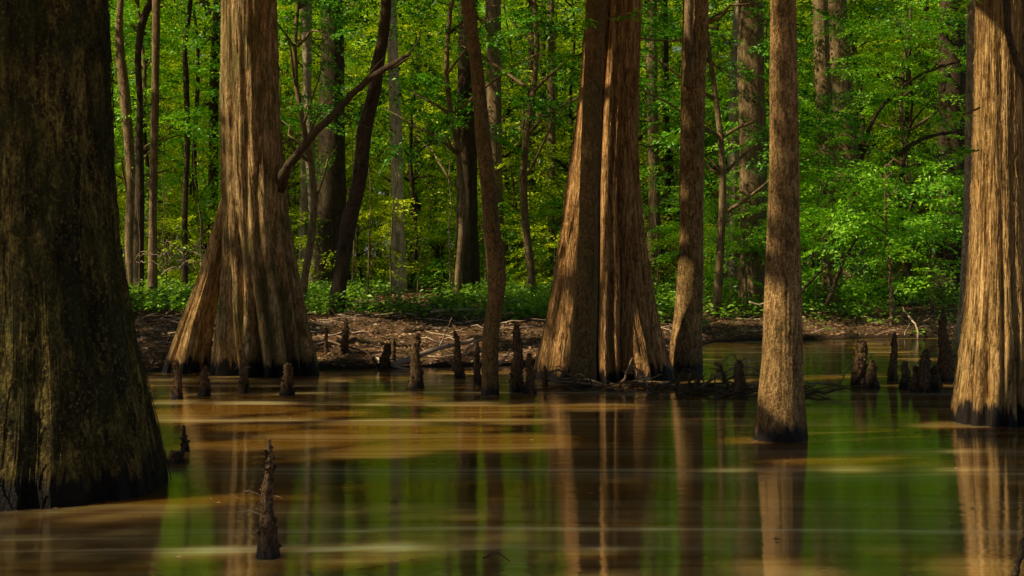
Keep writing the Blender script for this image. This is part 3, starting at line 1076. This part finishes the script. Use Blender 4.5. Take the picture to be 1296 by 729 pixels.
# ---------------------------------------------------------------- low ground plants on the bank top
n = 21000
px = r.uniform(-100, 1400, n)
Y = 25 + 40 * r.uniform(0, 1, n) ** 1.35
X = xat(px, Y)
dn = vn(X * .45, Y * .3, 0, 71) + .35
ysh = np.interp(X, _shx, _shy)
ok = (dn > r.uniform(-.4, .5, n)) & (Y - ysh > 3.3 + r.normal(0, 1.5, n))
X, Y = X[ok], Y[ok]
C, A, U, S = [], [], [], []
for x, y, z in zip(X, Y, ground_z(X, Y)):
    h = r.uniform(.12, .42)
    m_ = r.integers(7, 14)
    a = r.uniform(0, 6.28, m_)
    rad = r.uniform(.02, .16, m_)
    C.append(np.stack([x + rad * np.cos(a), y + rad * np.sin(a), z + h * r.uniform(.4, 1.05, m_)], 1))
    A.append(np.stack([np.cos(a), np.sin(a), r.normal(0, .35, m_)], 1))
    S.append(r.uniform(.07, .13, m_))
C, A, S = np.concatenate(C), norm(np.concatenate(A)), np.concatenate(S)
up = norm(np.stack([r.normal(0, .45, len(C)), r.normal(-.25, .45, len(C)), np.ones(len(C))], 1))
tag(quads_mesh('ground_cover', leaf_quads(C, A, norm(np.cross(up, A)), S, S * .55), M['leaf_low']), kind='stuff')

# fallen leaves on the bank
n = 30000
px = r.uniform(0, 1350, n)
Y = r.uniform(18.6, 34, n)
X = xat(px, Y)
Z = ground_z(X, Y)
ok = Z > .03
X, Y, Z = X[ok], Y[ok], Z[ok]
a = r.uniform(0, 6.28, len(X))
A = norm(np.stack([np.cos(a), np.sin(a), r.normal(.1, .3, len(X))], 1))
up = norm(np.stack([r.normal(0, .45, len(X)), r.normal(-.1, .45, len(X)), np.ones(len(X))], 1))
S = r.uniform(.05, .11, len(X))
tag(quads_mesh('fallen_leaves', leaf_quads(np.stack([X, Y, Z + .015], 1), A, norm(np.cross(up, A)), S, S * .55, .2), M['leaf_dead']), kind='stuff')

# small twigs of the litter
mb = MB()
for i in range(330):
    px_, Y_ = random.uniform(150, 1296), random.uniform(19.2, 31)
    x = xat(px_, Y_)
    z = float(ground_z(x, Y_))
    if z < .02:
        continue
    a = random.uniform(-.7, .7) + random.choice([0, math.pi])
    L = random.uniform(.15, .7)
    dx, dy = math.cos(a) * L, math.sin(a) * L
    z2 = float(ground_z(x + dx, Y_ + dy))
    p0, p1 = Vector((x, Y_, z + .02)), Vector((x + dx, Y_ + dy, max(z2, .0) + random.uniform(.01, .12)))
    mb.tube(bez(p0, p1, .02, 4, .015), [random.uniform(.005, .013)] * 3 + [.003], 4)
tag(mb.build('twig_litter', M['stick_pale']), kind='stuff')

# ---------------------------------------------------------------- cypress knees
def knee(px, ytop, ybase, w, label, lean=0.0, blunt=.25, seed=0, hair=0, name='cypress_knee', segs=36, bumpy=.10, tiers=None, group='cypress knees'):
    Yk = dist(ybase) if ybase > 470 else dist(ybase, max(0, 0))
    b = P(px, ybase, Yk)
    gz_ = float(ground_z(b.x, b.y))
    zb = max(0., gz_)
    h = (ybase - ytop) * Yk / F
    R = w * .46 * Yk / F
    blunt *= .75
    root = empty(name, (b.x, b.y, 0), label, 'cypress knee', group)
    mb = MB()
    nr = max(26, int(h / .014))
    tt = np.linspace(0, 1, nr)
    Z = -.18 + (h + .18) * tt
    u = np.clip(Z / h, 0, 1)
    rad = R * ((1 - u) * (1 - blunt) + blunt) * (1 + .22 * np.exp(-u * 9))
    rad = rad * np.sqrt(np.clip(1 - np.clip((u - .86) / .14, 0, 1) ** 2, .012, 1))
    th = np.linspace(0, 2 * math.pi, segs, endpoint=False)
    T, ZZ = np.meshgrid(th, Z)
    ct, st = np.cos(T), np.sin(T)
    k1 = fbm(ct * 1.6, st * 1.6, ZZ * 7 / max(.35, h), seed * 7 + 1)
    k2 = fbm(ct * 4, st * 4, ZZ * 30, seed * 7 + 2)
    k3 = vn(ct * 9, st * 9, ZZ * 75, seed * 7 + 3)
    R2 = rad[:, None] * (1 + bumpy * k1 * 1.3 + bumpy * k2 + .06 * np.maximum(k3, 0))
    cx = lean * h * (u ** 1.6)[:, None] + rad[:, None] * .0 + .12 * R * np.sin(Z * 9 / max(.3, h) + seed)[:, None]
    Vv = np.stack([b.x + cx + R2 * ct, b.y + R2 * st, ZZ + zb * .0], -1).reshape(-1, 3)
    f = [(i * segs + k, i * segs + (k + 1) % segs, (i + 1) * segs + (k + 1) % segs, (i + 1) * segs + k) for i in range(nr - 1) for k in range(segs)]
    f.append(tuple((nr - 1) * segs + k for k in range(segs)))
    mb.add(Vv, f)
    # scales of bark and caught litter standing proud of the wood
    rr_ = np.random.default_rng(seed + 900)
    flat = Vv.reshape(nr, segs, 3)
    for _ in range(int(20 + h * 110)):
        i, k = rr_.integers(int(nr * .3), nr - 1), rr_.integers(segs)
        p = flat[i, k]
        nrm = np.array([math.cos(th[k]), math.sin(th[k]), rr_.normal(.2, .5)])
        tn = norm(np.cross(nrm, rr_.normal(0, 1, 3)))
        s_ = rr_.uniform(.006, .02) * (1 if R < .06 else 1.3)
        mb.add([p - tn * s_, p + nrm * s_ * 1.1, p + tn * s_, p - np.array([0, 0, s_])], [(0, 1, 2), (0, 2, 3)])
    mb.build('stump' if name != 'cypress_knee' else 'knee_body', M['stub'], root, (b.x, b.y, 0))
    for j in range(hair):
        zz = h * random.uniform(.25, .6)
        side = -1 if j % 4 else 1
        m2 = MB()
        p0 = Vector((b.x + side * R * .5, b.y - R * .4, zz))
        p1 = p0 + Vector((side * random.uniform(.05, .13), -.02, random.uniform(-.07, .04)))
        m2.tube(bez(p0, p1, .012, 5, .004), [.0025, .002, .002, .0015, .001], 4)
        m2.build('rootlet', M['stick_pale'], root, (b.x, b.y, 0))
    return root


KN = [
    (338, 553, 705, 28, 'tall scaly knee standing alone in the nearest water, fringed with rootlets', .02, .26, 1, 3),
    (363, 459, 500, 18, 'short blunt sunlit knee in front of the buttressed cypress', .05, .7, 2, 0),
    (309, 434, 497, 14, 'slim pointed knee before the middle of the buttressed cypress', -.02, .35, 3, 2),
    (225, 455, 505, 14, 'dark knee at the left corner of the buttressed cypress', -.02, .6, 4, 0),
    (259, 462, 501, 16, 'squat dark knee below the left buttress', .0, .6, 5, 0),
    (526, 420, 491, 20, 'stout bottle shaped knee left of the crooked tree', .02, .38, 6, 0),
    (604, 432, 488, 11, 'thin dark knee touching the left of the crooked tree', .0, .5, 7, 0),
    (581, 418, 478, 13, 'ragged broken topped knee beside the long bleached log', -.08, .5, 8, 3),
    (655, 409, 496, 20, 'tallest dark knee left of the great fluted cypress', -.01, .5, 9, 0),
    (671, 446, 498, 15, 'smaller dark knee at the left foot of the great fluted cypress', -.02, .5, 10, 0),
    (935, 455, 502, 18, 'knee rising out of the driftwood tangle', .0, .55, 11, 0),
    (234, 537, 571, 11, 'small short knee poking up beside the giant trunk', -.06, .6, 13, 0),
    (1104, 455, 490, 17, 'knobbly light brown knee right of the broken stump', .0, .6, 14, 0),
    (1130, 420, 482, 13, 'slender knobbly knee, wavy with a thick head', .05, .6, 15, 0),
    (1146, 456, 491, 15, 'small dark knee left of the lumpy stump', .0, .6, 16, 0),
    (1196, 393, 482, 25, 'tall tapering ridged knee behind the lumpy dark stump', -.03, .35, 17, 0),
    (413, 414, 462, 9, 'thin knee at the shore right of the buttressed cypress', .0, .5, 18, 0),
    (437, 402, 461, 13, 'shaded blunt knee on the shore below the leaning tree', .0, .55, 19, 0),
    (498, 428, 464, 10, 'small knee touching the broken stub on the shore', .0, .5, 20, 0),
    (690, 462, 489, 7, 'tiny knee at the front edge of the great fluted cypress', .0, .5, 23, 0),
]
for (px, yt, yb, w, lab, lean, bl, sd, hair) in KN:
    knee(px, yt, yb, w, lab, lean, bl, sd, hair, segs=56 if w > 26 else 30, bumpy=.06 if w > 26 else .10)
knee(1171, 441, 496, 22, 'lumpy dark rounded stump at the right, widest at the water', .0, .55, 31, 0, 'tree_stump', group='stumps at the water')
knee(1159, 462, 495, 14, 'low dark hump touching the lumpy stump on its left', .0, .6, 34, 0, 'tree_stump', group='stumps at the water')
knee(1184, 462, 496, 18, 'low dark hump touching the lumpy stump on its right', .0, .5, 35, 0, 'tree_stump', group='stumps at the water')
knee(1086, 430, 488, 19, 'broken flat topped stump in shade with a ragged rim', .1, .95, 32, 0, 'tree_stump', bumpy=.3, group='stumps at the water')
knee(487, 434, 466, 16, 'jagged black broken stub on the shore', .15, .6, 33, 0, 'tree_stump', bumpy=.3, group='stumps at the water')
knee(222, 570, 585, 24, 'low black rounded lump in the water beside the giant trunk', .0, .8, 36, 0, 'tree_stump', group='stumps at the water')

# ---------------------------------------------------------------- fallen branches and logs
def branch(pts, r0, r1, matn, label, forks=(), name='fallen_branch', cat='branch', group='fallen branches', sub=4, jit=.006, seg=7):
    pp = [P(a, b, Yv) for a, b, Yv in pts]
    ln = polyline(pp, sub, jit)
    mb = MB()
    mb.tube(ln, list(np.linspace(r0, r1, len(ln))), seg, rough=.12)
    for fk in forks:
        l2 = polyline([P(a, b, Yv) for a, b, Yv in fk], 3, jit)
        mb.tube(l2, list(np.linspace(r0 * .45, r1 * .5, len(l2))), 5, rough=.1)
    o = mb.build(name, M[matn], None, tuple(pp[0]))
    tag(o, label, cat, group)
    return o


branch([(484, 466, 19.5), (505, 460, 19.6), (540, 446, 19.8), (575, 436, 19.9), (600, 430, 20)], .045, .03, 'stick_pale', 'long bleached log rising right from the waterline', forks=[[(495, 463, 19.5), (520, 468, 19.3), (535, 472, 19.2)]])
branch([(590, 444, 19.9), (608, 430, 19.8), (625, 427, 19.8), (642, 424, 19.8)], .022, .01, 'stick_pale', 'thin curved bare branch just behind the crooked tree', forks=[[(595, 440, 19.9), (580, 455, 19.6), (570, 468, 19.3)]])
branch([(556, 438, 20.5), (564, 422, 20.4), (568, 412, 20.4), (572, 402, 20.4)], .012, .005, 'stick_pale', 'upright forked bare twig sticking out above the long log', forks=[[(567, 416, 20.4), (560, 414, 20.4), (556, 412, 20.4)]])
branch([(560, 455, 19.6), (575, 462, 19.3), (590, 470, 19.2), (598, 478, 18.9)], .012, .006, 'stick', 'bent twig drooping into the water under the long log')
branch([(632, 462, 19.7), (640, 452, 19.7), (650, 440, 19.7), (655, 428, 19.8)], .014, .006, 'stick_pale', 'bare twig rising behind the tallest dark knee', forks=[[(636, 458, 19.7), (650, 450, 19.6), (660, 446, 19.6)]])
branch([(630, 468, 19.4), (650, 470, 19.3), (668, 471, 19.2)], .02, .012, 'stick_pale', 'short pale stick flat at the waterline left of the fluted cypress')
branch([(400, 408, 24.0), (415, 409, 24), (432, 411, 24)], .03, .02, 'stick_pale', 'short pale log on the bank under the leaning tree')
branch([(545, 395, 25), (580, 392, 25), (612, 393, 25.2), (650, 396, 25)], .028, .02, 'stick_pale', 'long straight pale log lying along the top of the bank')
branch([(640, 384, 26), (655, 380, 26), (662, 386, 26), (664, 392, 26)], .012, .008, 'stick_pale', 'arched thin stick on the bank left of the fluted cypress')
branch([(402, 425, 20.7), (430, 436, 20.4), (452, 442, 20.2), (470, 448, 20.1)], .02, .012, 'stick', 'dark stick slanting down the bank behind the thin shore knee')
branch([(466, 446, 20), (474, 458, 19.4), (477, 467, 19.1), (480, 488, 18.2)], .016, .008, 'stick_wet', 'dark stick standing in the water edge left of the jagged stub')
branch([(425, 464, 19.5), (455, 465, 19.5), (485, 463, 19.6)], .035, .02, 'stick_wet', 'dark wet log along the shore below the bank')
branch([(948, 382, 27), (960, 386, 27), (972, 381, 27), (984, 384, 27)], .02, .012, 'stick_pale', 'pale forked stick on the bank behind the lone water tree')
branch([(1150, 400, 26.8), (1160, 414, 26.4), (1162, 430, 26.0)], .02, .012, 'stick_pale', 'pale twig standing on the shore left of the tall ridged knee', forks=[[(1155, 406, 26.8), (1148, 416, 26.6), (1145, 424, 26.4)], [(1150, 400, 26.8), (1145, 394, 26.9), (1142, 388, 27)]])
branch([(1060, 490, 17.0), (1072, 470, 17.3), (1078, 458, 17.5)], .010, .005, 'stick', 'bare twig slanting up left of the broken stump', forks=[[(1068, 476, 17.2), (1060, 468, 17.3), (1054, 462, 17.3)]])
branch([(1206, 430, 24), (1216, 446, 22), (1222, 462, 20)], .02, .012, 'stick', 'slanting stick between the tall ridged knee and the stringy barked cypress')
branch([(612, 706, 7.3), (622, 701, 7.25), (630, 700, 7.25), (640, 707, 7.3), (652, 714, 7.3)], .0045, .002, 'stick_wet', 'small bent twig poking out of the nearest water', forks=[[(615, 705, 7.3), (626, 711, 7.25), (634, 717, 7.2)]], jit=.001)
branch([(750, 632, 9.1), (766, 634, 9.1), (786, 634, 9.1)], .003, .002, 'stick_wet', 'thin floating twig on the reflection of the fluted cypress', jit=.001)
branch([(1284, 729, 6.95), (1290, 700, 7.0), (1297, 672, 7.0)], .02, .012, 'stick_wet', 'mossy stick cut off by the bottom right corner')
# driftwood tangle at the foot of the fluted cypress
rt = random.Random(3)
for i in range(64):
    if i < 40:
        x0 = rt.uniform(735, 940)
        y0 = rt.uniform(490, 502) - (6 if x0 < 800 else 0)
    else:
        x0 = rt.uniform(900, 1050)
        y0 = rt.uniform(488, 505)
    Yv = dist(y0)
    L = rt.uniform(30, 110)
    s = rt.choice([-1, 1])
    up = abs(rt.gauss(0, 9)) if i % 5 else rt.uniform(18, 42)
    if i % 5 == 0:
        L *= .4
    pts = [(x0, y0, Yv), (x0 + s * L * .35, y0 - up * rt.uniform(.5, 1.2), Yv + rt.uniform(-.2, .2)), (x0 + s * L * .7, y0 - up * rt.uniform(.3, 1.3), Yv + rt.uniform(-.2, .3)), (x0 + s * L, y0 - up * rt.uniform(.0, 1.4), Yv + rt.uniform(-.2, .3))]
    branch(pts, rt.uniform(.009, .03), .004, 'stick_wet' if i % 3 else 'stick', 'dark broken branch in the driftwood tangle before the fluted cypress', group='branches in the driftwood tangle', name='driftwood_branch', sub=3, jit=.012, seg=6,
           forks=[[pts[1], (pts[1][0] + s * 12, pts[1][1] - rt.uniform(4, 14), pts[1][2]), (pts[1][0] + s * 22, pts[1][1] - rt.uniform(2, 20), pts[1][2])]] if i % 4 == 0 else ())
# pale fallen treetop left of the buttressed cypress
for i in range(22):
    x0, y0 = rt.uniform(196, 262), rt.uniform(325, 352)
    Yv = 30 + rt.uniform(-1, 1)
    s = rt.choice([-1, 1])
    L = rt.uniform(14, 42)
    branch([(x0, y0, Yv), (x0 + s * L * .3, y0 - rt.uniform(4, 16), Yv), (x0 + s * L * .7, y0 - rt.uniform(4, 24), Yv), (x0 + s * L, y0 - rt.uniform(-4, 20), Yv)], .014, .005, 'stick_pale',
           'bleached twiggy branch of the brush heap left of the buttressed cypress', group='branches of the pale brush heap', name='brush_branch', sub=3, jit=.02, seg=5)
# dark thin leaning branches of the wood at the right
branch([(1098, 168, 31), (1112, 140, 31), (1140, 112, 31), (1170, 92, 31), (1215, 78, 31)], .05, .02, 'dark', 'long dark bough arching over the bright beech toward the dark reddish trunk', name='hanging_bough', group='boughs in the wood')
branch([(1137, 196, 30), (1155, 182, 30), (1180, 172, 30), (1222, 164, 30)], .055, .03, 'dark', 'thick dark bough just above the bright beech', name='hanging_bough', group='boughs in the wood')
branch([(1046, 386, 27.5), (1056, 360, 27.6), (1068, 330, 27.6), (1085, 300, 27.6)], .05, .02, 'dark', 'dark slanting stem under the left side of the bright beech', name='hanging_bough', cat='branch', group='boughs in the wood')
branch([(1012, 372, 27.5), (1030, 352, 27.6), (1050, 334, 27.6), (1075, 322, 27.6)], .035, .015, 'dark', 'low dark bough slanting up from behind the lone water tree', name='hanging_bough', group='boughs in the wood')
branch([(800, 44, 22), (820, 50, 22), (850, 52, 22), (872, 48, 22)], .02, .012, 'stick', 'thin crooked bough joining the fluted cypress and the bowed tree', name='hanging_bough', group='boughs in the wood')
n = 420
r2 = np.random.default_rng(77)
px = r2.uniform(150, 1296, n)
py = 478 + 260 * r2.uniform(0, 1, n) ** 2.2
Y = F * H / (py - HY)
X = (px - 648) * Y / F
for k, T in enumerate((T1, T2, T6, T8, T13)):
    i0 = k * 22
    a = r2.uniform(3.2, 6.2, 22)
    R_ = (.92, 1.0, 1.0, .27, .52)[k] + r2.gamma(1.2, .05, 22)
    X[i0:i0 + 22] = T.location.x + R_ * np.cos(a)
    Y[i0:i0 + 22] = T.location.y + R_ * np.sin(a)
a = r2.uniform(0, 6.28, n)
A = np.stack([np.cos(a), np.sin(a), np.zeros(n)], 1)
up = norm(np.stack([r2.normal(0, .12, n), r2.normal(0, .12, n), np.ones(n)], 1))
S = r2.uniform(.012, .05, n)
tag(quads_mesh('floating_litter', leaf_quads(np.stack([X, Y, np.full(n, .006)], 1), A, norm(np.cross(up, A)), S, S * .5, .05), M['leaf_dead']), kind='stuff')
# one pale floating leaf
mb = MB()
p = P(983, 684, dist(684))
mb.add([(p.x - .022, p.y, .006), (p.x, p.y - .03, .009), (p.x + .024, p.y, .007), (p.x, p.y + .03, .012)], [(0, 1, 2, 3)])
tag(mb.build('floating_leaf', M['leaf_dead']), 'single pale leaf floating on the near water', 'leaf')

# ---------------------------------------------------------------- unseen trees added on the left to shade the scene
for j, (x, y, Rr, n) in enumerate([(-10.5, 14, 6.5, 150), (-14.5, 22, 6.5, 130), (-9.5, 4, 6., 120), (-12, 27, 6, 90)]):
    root = empty('added_shade_tree', (x, y, max(0, float(ground_z(x, y)))), ['added shade tree on the left shore just outside the picture', 'unseen added shade tree far back on the left shore', 'unseen added shade tree in the water left of the viewer', 'unseen added shade tree at the left edge of the wood'][j], 'tree', 'added shade trees beyond the left edge')
    mb = MB()
    px_ = x / y * F + 648
    q, tips = high_crown((x, y), Rr, 7.5, 14, n, 700 + j)
    mb.tube([(x, y, -.3), (x, y, 1), (x + .1, y, 5), (x, y, 12)], [.6, .42, .34, .12], 24, rough=.04)
    boughs(mb, x, y, 6, 12, tips, .3)
    mb.build('trunk', M['cypress_moss'], root, tuple(root.location))
    quads_mesh('crown', carve(q), M['leaf_top'], root, tuple(root.location))

# ---------------------------------------------------------------- light
w = bpy.data.worlds.new('World')
sc.world = w
w.use_nodes = True
nt = w.node_tree
bg = nt.nodes['Background']
sky = nt.nodes.new('ShaderNodeTexSky')
sky.sky_type = 'NISHITA'
sky.sun_disc = False
sky.sun_elevation = EL
sky.sun_rotation = math.atan2(SUN[0], SUN[1])
nt.links.new(sky.outputs[0], bg.inputs[0])
bg.inputs[1].default_value = .065
sd = bpy.data.lights.new('sun', 'SUN')
sd.energy = 5.0
sd.angle = math.radians(.8)
sd.color = (1., .83, .54)
so = bpy.data.objects.new('sun', sd)
COL.objects.link(so)
so.rotation_euler = Vector(SUN).to_track_quat('Z', 'Y').to_euler()

# ---------------------------------------------------------------- camera
cd = bpy.data.cameras.new('camera')
cd.sensor_width = 36
cd.lens = 36 * F / 1296
cd.shift_y = -(364.5 - HY) / 1296
cd.clip_end = 1500
cam = bpy.data.objects.new('camera', cd)
COL.objects.link(cam)
cam.location = (0, 0, H)
cam.rotation_euler = (math.radians(90), 0, 0)
sc.camera = cam

sc.view_settings.view_transform = 'Standard'
sc.view_settings.look = 'None'
sc.view_settings.exposure = 0
cy = sc.cycles
cy.use_denoising = True
cy.max_bounces = 5
cy.diffuse_bounces = 1
cy.glossy_bounces = 2
cy.transmission_bounces = 3
cy.sample_clamp_indirect = 3.0
cy.caustics_reflective = False
cy.caustics_refractive = False
